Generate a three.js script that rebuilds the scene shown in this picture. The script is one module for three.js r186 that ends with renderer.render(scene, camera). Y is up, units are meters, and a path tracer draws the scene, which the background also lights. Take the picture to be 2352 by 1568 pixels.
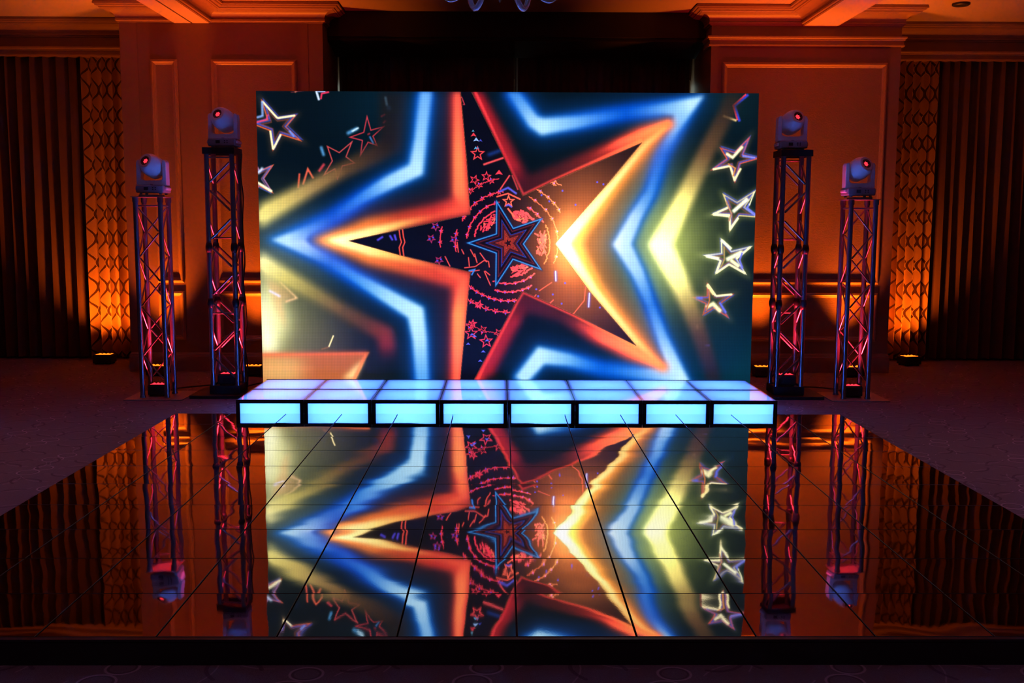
import * as THREE from 'three';
import { RoundedBoxGeometry } from 'three/addons/geometries/RoundedBoxGeometry.js';
import { mergeGeometries, toCreasedNormals } from 'three/addons/utils/BufferGeometryUtils.js';
import { RectAreaLightUniformsLib } from 'three/addons/lights/RectAreaLightUniformsLib.js';

// ---------------------------------------------------------------- camera, sky, exposure
const DECK = 0.115;                                   // top of the dance floor above the carpet
const scene = new THREE.Scene();
const camera = new THREE.PerspectiveCamera(36.86, 2352 / 1568, 0.05, 60);
camera.rotation.order = 'YXZ';
camera.position.set(-0.066, 1.714 + DECK, 9.098);
camera.rotation.set(-0.11568, -0.00999, 0.00355);
scene.background = new THREE.Color(1.1, 1.35, 1.2);  // weak daylight, shut out by the drapes but for their edges
const renderer = new THREE.WebGLRenderer({ antialias: true });
renderer.toneMapping = THREE.LinearToneMapping;
renderer.toneMappingExposure = 1.0;
renderer.shadowMap.enabled = true; renderer.shadowMap.type = THREE.PCFSoftShadowMap;
RectAreaLightUniformsLib.init();
const AMBER = new THREE.Color(1, 0.16, 0.007), RED = new THREE.Color(1, 0.02, 0.038), CYAN = new THREE.Color(0.08, 0.225, 1);
const WALL_LAMP = 42, DRAPE_LAMP = 20, TRUSS_LAMP = 27, BOX_LAMP = 54, FILL_LAMP = 8;

// ---------------------------------------------------------------- helpers
function rng(s) { return () => { s = (s + 0x6d2b79f5) | 0; let t = Math.imul(s ^ (s >>> 15), 1 | s); t = (t + Math.imul(t ^ (t >>> 7), 61 | t)) ^ t; return ((t ^ (t >>> 14)) >>> 0) / 4294967296; }; }
const V = (x, y, z) => new THREE.Vector3(x, y, z);
const used = {};
function numbered(n) { const k = (used[n] = (used[n] ?? -1) + 1); return k ? `${n}_${String(k).padStart(3, '0')}` : n; }
function put(name, geo, mat, parent = scene) {
  const m = new THREE.Mesh(geo, mat); m.name = parent === scene ? numbered(name) : name; m.castShadow = m.receiveShadow = true; parent.add(m); return m;
}
function thing(name, label, category, [x, y, z] = [0, 0, 0], turn = 0, group) {
  const o = new THREE.Group(); o.name = numbered(name); o.position.set(x, y, z); o.rotation.y = turn; scene.add(o); return tag(o, label, category, group);
}
function tag(o, label, category, group) { o.userData = { label, category }; if (group) o.userData.group = group; return o; }
function copy(o, label) { const r = o.clone(); r.name = numbered(o.name.replace(/_\d{3}$/, '')); r.userData = { ...o.userData }; if (label) r.userData.label = label; scene.add(r); return r; }
function struct(name, geo, mat, parent = scene) { const m = put(name, geo, mat, parent); if (parent === scene) m.userData.kind = 'structure'; return m; }
function merge(list) {
  const gs = list.map((g) => { const h = g.index ? g.toNonIndexed() : g.clone(); for (const k of Object.keys(h.attributes)) if (!['position', 'normal', 'uv'].includes(k)) h.deleteAttribute(k); if (!h.attributes.uv) h.setAttribute('uv', new THREE.BufferAttribute(new Float32Array(h.attributes.position.count * 2), 2)); return h; });
  return mergeGeometries(gs);
}
// a box with uv in metres
function box(w, h, d, x = 0, y = 0, z = 0) {
  const g = new THREE.BoxGeometry(w, h, d), uv = g.attributes.uv, s = [[d, h], [d, h], [w, d], [w, d], [w, h], [w, h]];
  for (let i = 0; i < 24; i++) { const [a, b] = s[i >> 2]; uv.setXY(i, uv.getX(i) * a, uv.getY(i) * b); }
  return g.translate(x, y, z);
}
const span = (x0, x1, y0, y1, z0, z1) => box(x1 - x0, y1 - y0, z1 - z0, (x0 + x1) / 2, (y0 + y1) / 2, (z0 + z1) / 2);
const rbox = (w, h, d, r, x = 0, y = 0, z = 0, seg = 2) => new RoundedBoxGeometry(w, h, d, seg, r).translate(x, y, z);
function bar(a, b, r, seg = 12) {
  const d = b.clone().sub(a), g = new THREE.CylinderGeometry(r, r, d.length(), seg);
  g.applyQuaternion(new THREE.Quaternion().setFromUnitVectors(V(0, 1, 0), d.clone().normalize()));
  return g.translate((a.x + b.x) / 2, (a.y + b.y) / 2, (a.z + b.z) / 2);
}
const disc = (r, h, seg, x = 0, y = 0, z = 0) => new THREE.CylinderGeometry(r, r, h, seg).translate(x, y, z);
function tube(points, r, n = 40, seg = 8) { return new THREE.TubeGeometry(new THREE.CatmullRomCurve3(points.map((p) => V(...p))), n, r, seg); }
function fromTriangles(pos, uv, smooth) {
  const g = new THREE.BufferGeometry(); g.setAttribute('position', new THREE.Float32BufferAttribute(pos, 3)); g.setAttribute('uv', new THREE.Float32BufferAttribute(uv, 2)); g.computeVertexNormals();
  return smooth ? toCreasedNormals(g, smooth) : g;
}
// a moulding: profile of [out, up] carried along a level path of [x, z]; out is to the right of +x seen from above (towards the room)
function moulding(profile, path) {
  const nor = [], off = [];
  for (let i = 0; i + 1 < path.length; i++) { const dx = path[i + 1][0] - path[i][0], dz = path[i + 1][1] - path[i][1], L = Math.hypot(dx, dz); nor.push([-dz / L, dx / L]); }
  path.forEach((p, i) => { const a = nor[Math.max(0, i - 1)], b = nor[Math.min(nor.length - 1, i)], k = 1 + a[0] * b[0] + a[1] * b[1]; off.push([(a[0] + b[0]) / k, (a[1] + b[1]) / k]); });
  const at = (i, j) => [path[i][0] + off[i][0] * profile[j][0], profile[j][1], path[i][1] + off[i][1] * profile[j][0]];
  const pos = [], uv = []; let run = 0;
  for (let i = 0; i + 1 < path.length; i++) {
    const L = Math.hypot(path[i + 1][0] - path[i][0], path[i + 1][1] - path[i][1]); let up = 0;
    for (let j = 0; j + 1 < profile.length; j++) {
      const w = Math.hypot(profile[j + 1][0] - profile[j][0], profile[j + 1][1] - profile[j][1]), a = at(i, j), b = at(i + 1, j), c = at(i + 1, j + 1), d = at(i, j + 1);
      pos.push(...a, ...b, ...c, ...a, ...c, ...d); uv.push(run, up, run + L, up, run + L, up + w, run, up, run + L, up + w, run, up + w); up += w;
    }
    run += L;
  }
  return fromTriangles(pos, uv, 0.35);
}
// a mitred frame on a wall that faces +z: profile of [inwards, out]
function frameMould(x0, x1, y0, y1, z, profile) {
  const ring = profile.map(([t, d]) => [[x0 + t, y0 + t, z + d], [x1 - t, y0 + t, z + d], [x1 - t, y1 - t, z + d], [x0 + t, y1 - t, z + d]]);
  const pos = [], uv = [];
  for (let j = 0; j + 1 < ring.length; j++) for (let k = 0; k < 4; k++) {
    const a = ring[j][k], b = ring[j][(k + 1) % 4], c = ring[j + 1][(k + 1) % 4], d = ring[j + 1][k];
    pos.push(...a, ...b, ...c, ...a, ...c, ...d); for (const p of [a, b, c, a, c, d]) uv.push(p[0], p[1]);
  }
  return fromTriangles(pos, uv, 0.3);
}
function canvas(w, h, draw) { const c = document.createElement('canvas'); c.width = w; c.height = h; draw(c.getContext('2d'), w, h); return c; }
function texture(c, { srgb = true, sx = 1, sy = 1 } = {}) {
  const t = new THREE.CanvasTexture(c); t.wrapS = t.wrapT = THREE.RepeatWrapping; t.repeat.set(1 / sx, 1 / sy); t.magFilter = THREE.LinearFilter; if (srgb) t.colorSpace = THREE.SRGBColorSpace; return t;
}
// periodic value noise, several octaves
function noiseCanvas(n, cells, octaves, seed, lo = 0, hi = 255, stretch = 1) {
  const grids = []; const r = rng(seed);
  for (let o = 0; o < octaves; o++) { const k = cells << o, kx = Math.max(1, Math.round(k / stretch)); grids.push([kx, k, Float32Array.from({ length: kx * k }, r)]); }
  return canvas(n, n, (c) => {
    const im = c.createImageData(n, n);
    for (let y = 0; y < n; y++) for (let x = 0; x < n; x++) {
      let s = 0, a = 1, t = 0;
      for (const [kx, ky, g] of grids) {
        const fx = x / n * kx, fy = y / n * ky, ix = Math.floor(fx), iy = Math.floor(fy), u = fx - ix, v = fy - iy, su = u * u * (3 - 2 * u), sv = v * v * (3 - 2 * v);
        const q = (i, j) => g[(j % ky) * kx + (i % kx)];
        s += a * ((q(ix, iy) * (1 - su) + q(ix + 1, iy) * su) * (1 - sv) + (q(ix, iy + 1) * (1 - su) + q(ix + 1, iy + 1) * su) * sv); t += a; a *= .55;
      }
      const i = (y * n + x) * 4; im.data[i] = im.data[i + 1] = im.data[i + 2] = lo + (hi - lo) * s / t; im.data[i + 3] = 255;
    }
    c.putImageData(im, 0, 0);
  });
}
const std = (color, roughness = .6, metalness = 0, more = {}) => new THREE.MeshStandardMaterial({ color: Array.isArray(color) ? new THREE.Color(...color) : color, roughness, metalness, ...more });

// ---------------------------------------------------------------- materials
const paint = std([.20, .105, .056], .5);
const trimPaint = std([.30, .175, .10], .42);
const wovenBump = texture(canvas(256, 256, (c, w) => {
  const r = rng(9); c.fillStyle = '#777'; c.fillRect(0, 0, w, w);
  for (let y = 0; y < w; y += 4) for (let x = 0; x < w; x += 8) { const v = 90 + r() * 130 | 0; c.fillStyle = `rgb(${v},${v},${v})`; c.fillRect(x + (y / 4 % 2) * 4, y, 6 + r() * 8, 3); }
}), { srgb: false, sx: .45, sy: .45 });
const wallpaper = std([.225, .122, .062], .6, 0, { bumpMap: wovenBump, bumpScale: .0022 });
const ceilingPaint = std([.50, .38, .26], .75);
const darkPaint = std([.022, .014, .015], .75);
const blackMetal = std([.03, .03, .034], .42, .6);
const blackPlastic = std([.02, .02, .024], .45);
const steel = std([.26, .27, .30], .32, .85);
const plateSteel = std([.30, .24, .20], .5, .5);
const casing = std([.80, .81, .84], .36);
const darkCasing = std([.30, .30, .34], .42);
const rubber = std([.012, .012, .013], .7);

// carpet: a muted ornament of rings and long leaf lines
const carpet = std([1, 1, 1], .95, 0, {
  map: texture(canvas(1024, 1024, (c, w) => {
    const r = rng(31); c.fillStyle = 'rgb(116,98,104)'; c.fillRect(0, 0, w, w);
    for (let i = 0; i < 26000; i++) { const v = r(), k = 92 + v * 42; c.fillStyle = `rgba(${k + 6},${k - 6},${k},.5)`; c.fillRect(r() * w, r() * w, 2 + r() * 3, 2); }
    c.lineCap = 'round';
    const wrap = (f) => { for (const dx of [-w, 0, w]) for (const dy of [-w, 0, w]) { c.save(); c.translate(dx, dy); f(); c.restore(); } };
    const line = (col, lw, f) => wrap(() => { c.strokeStyle = col; c.lineWidth = lw; c.beginPath(); f(); c.stroke(); });
    for (const [x, y] of [[150, 180], [660, 130], [400, 520], [900, 560], [160, 800], [660, 870]]) {
      for (const [dx, dy, R] of [[0, 0, 52], [38, 92, 46]]) { line('rgba(172,148,156,.9)', 7, () => c.ellipse(x + dx, y + dy, R, R * .92, 0, 0, 7)); line('rgba(88,70,78,.7)', 6, () => c.ellipse(x + dx, y + dy, R - 8, R * .92 - 8, 0, 0, 7)); }
      for (let k = 0; k < 6; k++) { const a = k * 1.05 + .3, X = x + 19, Y = y + 46; line('rgba(160,138,146,.75)', 5, () => { c.moveTo(X + 105 * Math.cos(a), Y + 118 * Math.sin(a)); c.quadraticCurveTo(X + 190 * Math.cos(a + .35), Y + 190 * Math.sin(a + .35), X + 300 * Math.cos(a + .12), Y + 290 * Math.sin(a + .12)); }); line('rgba(84,64,74,.7)', 12, () => { c.moveTo(X + 130 * Math.cos(a + .2), Y + 140 * Math.sin(a + .2)); c.quadraticCurveTo(X + 200 * Math.cos(a - .1), Y + 200 * Math.sin(a - .1), X + 280 * Math.cos(a + .25), Y + 270 * Math.sin(a + .25)); }); }
    }
  }), { sx: 1.5, sy: 1.5 }),
  bumpMap: texture(noiseCanvas(256, 64, 2, 8), { srgb: false, sx: .3, sy: .3 }), bumpScale: .003,
});
// drapes
const plainCloth = std([.10, .05, .028], .7);
const bayCloth = std([.085, .05, .042], .85);
function ogee(c, w, h, base, dark, pale) {
  const r = rng(3); c.fillStyle = base; c.fillRect(0, 0, w, h);
  for (let i = 0; i < 9000; i++) { c.fillStyle = `rgba(${r() < .5 ? '0,0,0' : '255,235,200'},${r() * .1})`; c.fillRect(r() * w, r() * h, 1.5, 6); }
  for (const s of [1, -1]) for (const ox of [-w, 0, w]) for (const [col, lw, d] of [[dark, 38, 0], [pale, 8, 23 * s]]) {
    c.strokeStyle = col; c.lineWidth = lw; c.beginPath();
    for (let y = -20; y <= h + 20; y += 6) { const t = y / h * 2 * Math.PI, x = w / 2 + ox + s * w / 2 * Math.cos(t) + d; y < -15 ? c.moveTo(x, y) : c.lineTo(x, y); }
    c.stroke();
  }
}
const OG = { sx: .23, sy: .64 };
const patternCloth = std([1, 1, 1], .62, 0, {
  map: texture(canvas(384, 768, (c, w, h) => ogee(c, w, h, 'rgb(176,138,92)', 'rgb(66,38,22)', 'rgb(196,160,112)')), OG),
  bumpMap: texture(canvas(384, 768, (c, w, h) => ogee(c, w, h, 'rgb(150,150,150)', 'rgb(20,20,20)', 'rgb(245,245,245)')), { ...OG, srgb: false }), bumpScale: .006,
});

// ---------------------------------------------------------------- what the LED screen plays (artwork units: 1000 x 600, 5 mm each)
const AW = 1280, AH = 768;
function screenArt() {
  const cv = document.createElement('canvas'); cv.width = AW; cv.height = AH;
  const c = cv.getContext('2d'), S = AW / 1000;
  const r = rng(77);
  c.fillStyle = '#05131c'; c.fillRect(0, 0, AW, AH);
  c.scale(S, S); c.lineJoin = 'miter'; c.miterLimit = 6; c.lineCap = 'butt';
  const path = (p, closed) => { c.beginPath(); p.forEach((q, i) => (i ? c.lineTo(q[0], q[1]) : c.moveTo(q[0], q[1]))); if (closed) c.closePath(); };
  const stroke = (p, w, col, blur = 0, closed = false, a = 1) => { c.save(); c.globalAlpha = a; if (blur) c.filter = `blur(${blur * S}px)`; c.strokeStyle = col; c.lineWidth = w; path(p, closed); c.stroke(); c.restore(); };
  const fill = (p, col, blur = 0, a = 1) => { c.save(); c.globalAlpha = a; if (blur) c.filter = `blur(${blur * S}px)`; c.fillStyle = col; path(p, true); c.fill(); c.restore(); };
  const glow = (q, rad, rgb, a, sx = 1, sy = 1) => {
    c.save(); c.globalCompositeOperation = 'lighter'; c.translate(q[0], q[1]); c.scale(sx, sy);
    const g = c.createRadialGradient(0, 0, 0, 0, 0, rad);
    for (const [t, k] of [[0, 1], [.15, .86], [.3, .68], [.5, .42], [.7, .19], [.85, .06], [1, 0]]) g.addColorStop(t, `rgba(${rgb},${a * k})`);
    c.fillStyle = g; c.fillRect(-rad, -rad, 2 * rad, 2 * rad); c.restore();
  };
  // a line whose colour and width change from point to point: [point, width, 'r,g,b', alpha]
  const vary = (pts, blur, mode = 'lighter', n = 14) => {
    c.save(); c.globalCompositeOperation = mode; if (blur) c.filter = `blur(${blur * S}px)`;
    for (let i = 0; i + 1 < pts.length; i++) {
      const [a, wa, ca, oa] = pts[i], [b, wb, cb, ob] = pts[i + 1];
      const dx = b[0] - a[0], dy = b[1] - a[1], L = Math.hypot(dx, dy), nx = -dy / L / 2, ny = dx / L / 2;
      const g = c.createLinearGradient(a[0], a[1], b[0], b[1]);
      g.addColorStop(0, `rgba(${ca},${oa})`); g.addColorStop(1, `rgba(${cb},${ob})`); c.fillStyle = g;
      path([[a[0] + nx * wa, a[1] + ny * wa], [b[0] + nx * wb, b[1] + ny * wb], [b[0] - nx * wb, b[1] - ny * wb], [a[0] - nx * wa, a[1] - ny * wa]], true); c.fill();
    }
    c.restore();
  };
  // the same as one shape with mitred corners, drawn on a layer of its own and blurred as a whole
  const ribbon = (pts, blur, k = 1, mode = 'source-over') => {
    const t = document.createElement('canvas'); t.width = AW; t.height = AH; const x = t.getContext('2d'); x.scale(S, S);
    const nor = [];
    for (let i = 0; i + 1 < pts.length; i++) { const a = pts[i][0], b = pts[i + 1][0], L = Math.hypot(b[0] - a[0], b[1] - a[1]); nor.push([-(b[1] - a[1]) / L, (b[0] - a[0]) / L]); }
    const off = pts.map((p, i) => { const m = nor[Math.max(0, i - 1)], n = nor[Math.min(nor.length - 1, i)]; let sx = m[0] + n[0], sy = m[1] + n[1]; const d = Math.max(.35, (sx * m[0] + sy * m[1])); return [sx / d, sy / d]; });
    for (let i = 0; i + 1 < pts.length; i++) {
      const [a, wa, ca, oa] = pts[i], [b, wb, cb, ob] = pts[i + 1], na = off[i], nb = off[i + 1];
      const g = x.createLinearGradient(a[0], a[1], b[0], b[1]); g.addColorStop(0, `rgba(${ca},${oa})`); g.addColorStop(1, `rgba(${cb},${ob})`); x.fillStyle = g;
      const ha = wa * k / 2, hb = wb * k / 2; x.beginPath();
      x.moveTo(a[0] + na[0] * ha, a[1] + na[1] * ha); x.lineTo(b[0] + nb[0] * hb, b[1] + nb[1] * hb); x.lineTo(b[0] - nb[0] * hb, b[1] - nb[1] * hb); x.lineTo(a[0] - na[0] * ha, a[1] - na[1] * ha); x.closePath(); x.fill();
    }
    c.save(); c.setTransform(1, 0, 0, 1, 0, 0); c.globalCompositeOperation = mode; if (blur) c.filter = `blur(${blur * S}px)`; c.drawImage(t, 0, 0); c.restore();
  };
  const starTips = (tips, k) => { const m = tips.reduce((a, t) => [a[0] + t[0] / 5, a[1] + t[1] / 5], [0, 0]); const o = []; tips.forEach((t, i) => { const n = tips[(i + 1) % 5]; o.push(t, [m[0] + k * ((t[0] + n[0]) / 2 - m[0]), m[1] + k * ((t[1] + n[1]) / 2 - m[1])]); }); return o; };
  const star5 = (q, R, rot, k = .42) => Array.from({ length: 10 }, (_, i) => { const a = rot + i * Math.PI / 5, m = i % 2 ? R * k : R; return [q[0] + m * Math.cos(a), q[1] + m * Math.sin(a)]; });

  const artPoint = (x, y) => [0.8795 * x + 0.0003 * y + -525.7, -0.0035 * x + 0.8761 * y + -184.2];
  // ground tones of the picture's corners
  glow([-1.0, 469.8], 230, '165,152,80', .95, 1, .85); glow([38.2, 302.0], 170, '120,110,70', .5);
  glow([821.0, 303.8], 230, '130,130,50', .75, 1, 1.2); glow([978.6, 557.2], 200, '0,40,52', .8); glow([945.2, 13.8], 120, '10,30,30', .6);
  glow([139.2, 541.0], 200, '60,35,30', .7); glow([251.8, 17.0], 160, '0,18,26', .7);
  // small stars behind the bands
  const neon = (tips, o) => {
    const s = starTips(tips, o.k ?? .46), sh = (dx, dy) => s.map((q) => [q[0] + dx, q[1] + dy]);
    c.save(); c.globalCompositeOperation = 'lighter'; c.lineJoin = 'miter';
    if (o.halo) stroke(s, 10, o.halo, 5, true, .55);
    c.globalCompositeOperation = 'source-over';
    if (o.blue) { stroke(sh(o.bx ?? 3, o.by ?? -2.5), (o.w ?? 3.2) * .8, o.blue, .8, true, .62); }
    if (o.red) stroke(s, (o.w ?? 3.2) * .85, o.red, .5, true, o.ra ?? .92);
    if (o.blue) { const m = tips.reduce((a, t) => [a[0] + t[0] / 5, a[1] + t[1] / 5], [0, 0]), q = (k, dx, dy) => s.map((p) => [m[0] + (p[0] - m[0]) * k + dx, m[1] + (p[1] - m[1]) * k + dy]); stroke(q(.8, 1.4, -1), 2.6, o.blue, .8, true, .6); stroke(q(.62, .5, 0), 2.2, '#b0503a', .7, true, .55); }
    c.restore();
    if (o.hot) for (const e of o.hot) { const a = s[e % 10], b = s[(e + 1) % 10]; stroke([a, b], o.hw ?? 4.4, o.hc ?? '#fff2b8', .7); }
  };
  neon([[11.8, 19.8], [76.8, 47.4], [85.2, 96.0], [31.2, 114.2], [-10.0, 63.2]], { k: .44, red: '#e0603a', blue: '#4a60ff', halo: '#6a3a20', hot: [0, 1, 6, 5], hw: 4 });
  stroke([[-0.2, 52.0], [12.0, 48.6], [11.8, 19.8]], 4, '#8fb4ff', 1.2); stroke([[-0.4, 61.4], [19.6, 55.4], [23.2, 45.2]], 3, '#e0407a', .8); stroke([[64.0, 77.4], [74.2, 89.2]], 4, '#7a9bff', 1);
  neon([[29.4, 146.0], [27.4, 198.6], [-16.6, 213.4], [-37.0, 167.8], [-10.0, 130.6]], { k: .42, red: '#e06048', blue: '#6a80ff', bx: -4, by: 1 }); stroke([[-2.6, 178.8], [27.4, 197.6]], 5, '#fff6c8', 1); stroke([[-0.4, 161.6], [10.2, 150.4]], 5, '#cfe0ff', 1.5);
  neon([[219.4, 49.4], [252.0, 68.8], [238.6, 105.6], [205.4, 124.6], [185.0, 89.6]], { k: .42, red: '#d83a48', w: 2.6 });
  stroke([[179.0, 82.8], [200.8, 71.6]], 6, '#5aa8e8', 2); stroke([[188.6, 78.4], [202.6, 70.8]], 3, '#d8f4ff', 1); stroke([[224.0, 87.8], [231.8, 102.2]], 3, '#4a8ae0', 1); stroke([[221.6, 81.8], [223.2, 84.4]], 6, '#a02838', .8);
  neon([[188.4, 99.0], [193.0, 140.2], [158.6, 171.2], [131.8, 164.4], [139.6, 107.8]], { k: .5, red: '#dc4a4e', w: 2.8 });
  stroke([[126.6, 107.8], [132.4, 126.6]], 5, '#5aa8e8', 1.6); stroke([[121.4, 157.6], [133.0, 142.0]], 5, '#c83a48', 1.2);
  stroke([[89.6, 183.6], [99.8, 152.6], [110.6, 171.4]], 4, '#e05a44', .8); stroke([[79.8, 190.6], [83.0, 161.2]], 4, '#d8503e', .8);
  stroke([[119.2, -1.0], [124.8, 17.6]], 4.5, '#cfe2ff', .8); stroke([[121.6, -0.2], [138.0, 0.6]], 4, '#a8c8ff', .8); stroke([[128.2, 15.8], [130.2, 4.8], [145.0, 1.4]], 3.5, '#e0325a', .6); stroke([[76.8, 2.6], [82.0, -1.8]], 3, '#e0906a', .6); stroke([[69.0, 2.6], [96.6, -1.0]], 1.5, '#80303a', .6);
  stroke([[256.2, 10.2], [259.4, 28.0]], 4, '#7fd0ff', 1.4); stroke([[261.2, 28.0], [264.6, 35.6]], 6, '#2060a0', 2.4); stroke([[247.0, 49.2], [255.8, 44.2]], 3, '#a03040', 1); stroke([[251.2, 62.0], [256.6, 56.8]], 3, '#a03040', 1);
  // right column of gold stars
  stroke([[978.8, 2.6], [951.6, 24.8], [963.0, 55.4]], 5, '#3a48e0', 1); stroke([[974.4, 1.8], [949.0, 24.0], [958.6, 52.8]], 3.4, '#ee3c58', .5); stroke([[929.6, 44.4], [956.8, 53.8]], 4.5, '#ffd890', 1);
  neon([[982.2, 88.8], [1001.0, 128.2], [956.8, 173.4], [911.4, 150.2], [926.0, 107.8]], { k: .42, red: '#e0564a', blue: '#5060ff', bx: 2, by: -3, halo: '#705030', hot: [5, 4] });
  stroke([[937.6, 118.2], [951.0, 126.6], [970.6, 104.2]], 6, '#fff2c0', 1.2); stroke([[970.2, 123.2], [996.6, 126.6]], 4, '#8a90ff', 1); stroke([[956.6, 169.8], [968.2, 147.4]], 4.5, '#fff0b0', .8); stroke([[941.8, 138.8], [956.8, 147.4], [953.0, 163.8]], 3, '#d88850', .5);
  neon([[997.0, 194.0], [1003.8, 244.4], [949.8, 271.8], [914.6, 239.6], [934.6, 200.2]], { k: .42, red: '#f0d890', blue: '#5a68ff', bx: 1, by: -3, halo: '#7a7440', hot: [5, 4, 6] });
  stroke([[954.2, 235.0], [984.2, 207.8]], 8, '#ffffd8', 1.4); stroke([[914.6, 239.6], [951.8, 243.8]], 5, '#fdf8c0', .8); stroke([[949.8, 269.0], [966.0, 246.2]], 5, '#fdf8c0', .8); stroke([[988.0, 216.6], [983.0, 227.0], [1001.0, 241.0]], 4, '#8088ff', .8); stroke([[997.0, 194.0], [987.2, 221.8]], 2.5, '#f0f0c0', .5); stroke([[940.4, 213.2], [951.6, 237.6], [946.8, 253.4]], 3, '#c89070', .5);
  neon([[932.8, 290.2], [992.4, 304.8], [983.4, 358.6], [924.0, 358.0], [901.8, 322.8]], { k: .42, red: '#fbf6c0', blue: '#6a70f0', bx: -2, by: -1, halo: '#84804a', hot: [4, 5, 6, 2] });
  stroke([[943.6, 331.4], [976.8, 314.6]], 9, '#ffffd0', 1.6); stroke([[932.8, 291.0], [953.6, 309.4]], 6, '#ffffd0', .8); stroke([[952.4, 331.4], [970.6, 344.6]], 7, '#ffffc0', 1.2); stroke([[938.4, 304.2], [940.0, 330.6], [932.6, 347.4]], 3, '#b8a060', .6); stroke([[976.0, 316.4], [971.0, 331.4], [977.8, 348.2]], 3.4, '#7a80ff', .8); stroke([[902.6, 323.6], [929.4, 328.8]], 6, '#fbf8d0', 1);
  neon([[906.8, 380.2], [958.0, 401.2], [949.4, 446.8], [899.4, 442.4], [878.2, 407.8]], { k: .44, red: '#d0583e', blue: '#4858e8', bx: 2, by: 2, halo: '#6a4a2a', hot: [0, 1] });
  stroke([[905.4, 428.2], [919.4, 420.0], [935.8, 437.0]], 8, '#fff4b8', 1.6); stroke([[906.0, 382.0], [920.6, 401.4]], 6, '#ffe89a', 1); stroke([[883.6, 408.6], [897.8, 409.4]], 6, '#6070ff', 1.6); stroke([[932.6, 418.2], [946.6, 438.8]], 4, '#6878ff', 1); stroke([[909.8, 390.8], [912.0, 413.8], [905.6, 435.2]], 3, '#d07848', .6);
  stroke([[887.6, 463.0], [888.6, 472.8]], 5, '#ffd8a0', 1.4); stroke([[904.6, 506.0], [914.4, 506.0]], 4, '#4a5aff', 1.2);
  // hazy star and wedge low in the corner
  fill([[-1.4, 337.0], [29.2, 381.0], [59.2, 460.6], [33.2, 514.2], [29.4, 527.8], [-4.2, 527.8]], '#f6f2ae', 16, .95);
  fill([[-1.8, 390.0], [10.6, 425.2], [27.8, 521.4], [-5.0, 525.2]], '#ffffd8', 9, .9);
  fill([[11.8, 372.2], [38.2, 379.2], [72.6, 410.0], [44.2, 419.0], [50.0, 478.4], [26.4, 425.2]], '#f0b070', 5, .5); stroke([[38.2, 377.4], [72.6, 411.0], [48.6, 419.0]], 3, '#ffc890', 1.6); stroke([[16.6, 396.0], [39.2, 408.4]], 4, '#e8e0ff', 1.6);
  fill([[-11.4, 525.2], [218.6, 521.0], [186.6, 585.8], [-12.8, 586.2]], '#c8683a', 1.2, .92); fill([[-11.4, 525.2], [86.2, 532.0], [76.2, 586.0], [-12.8, 586.2]], '#e8c878', 16, .7);
  stroke([[-2.4, 527.0], [216.0, 522.8]], 7, '#ff6040', 4, false, .7); fill([[161.8, 576.8], [190.8, 548.0], [208.8, 535.4], [188.6, 578.6]], '#ffd890', 5, .85); stroke([[210.6, 526.4], [185.0, 578.6]], 5, '#ff7848', 2, false, .8); stroke([[-3.0, 552.0], [103.4, 557.2]], 8, '#ff8a50', 6, false, .35);
  stroke([[145.6, 487.2], [135.4, 511.4]], 3, '#ffe8a8', .6); stroke([[135.4, 511.4], [120.2, 515.8]], 2.5, '#a06848', 1); 

  // outer star: gold, going brown
  const gold = [[[-8.8, 251.6], 30, '240,225,130', 1], [[53.0, 218.4], 25, '214,190,104', .95], [[108.6, 187.8], 22, '170,138,84', .9], [[169.2, 155.6], 20, '120,84,52', .85], [[228.8, 126.2], 24, '74,48,36', .8], [[266.4, 103.8], 30, '40,28,28', .8], [[272.6, -4.4], 40, '30,26,30', .7]];
  ribbon(gold, 7, 1.5); ribbon(gold.slice(0, 4), 3, .7);
  const gold2 = [[[-10.8, 333.6], 30, '255,245,170', 1], [[50.6, 369.4], 26, '214,198,110', .95], [[109.0, 402.8], 22, '150,134,78', .9], [[162.2, 435.4], 20, '118,86,56', .85], [[209.6, 462.0], 22, '110,62,42', .85], [[250.2, 483.4], 24, '150,52,40', .9], [[254.4, 509.2], 24, '150,44,44', .9], [[255.8, 545.2], 22, '60,20,30', 0]];
  ribbon(gold2, 7, 1.4); ribbon(gold2.slice(0, 4), 3, .7);
  const gold3 = [[[953.4, -7.6], 26, '40,32,28', .7], [[935.6, 41.0], 26, '66,46,36', .85], [[897.4, 116.6], 26, '120,84,56', .9], [[860.0, 199.6], 30, '222,200,110', 1], [[824.6, 273.0], 32, '244,236,140', 1], [[809.4, 301.2], 34, '255,252,176', 1], [[844.4, 366.2], 32, '238,228,136', 1], [[873.4, 430.0], 28, '160,132,80', .95], [[892.4, 480.0], 26, '96,66,56', .9], [[919.4, 557.2], 24, '50,34,44', .8], [[925.4, 584.4], 24, '40,30,44', .7]];
  ribbon(gold3, 6, 1.25); ribbon(gold3.slice(3, 8), 3, .7); glow([821.0, 303.8], 150, '130,128,56', .8, .8, 1.15);

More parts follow.
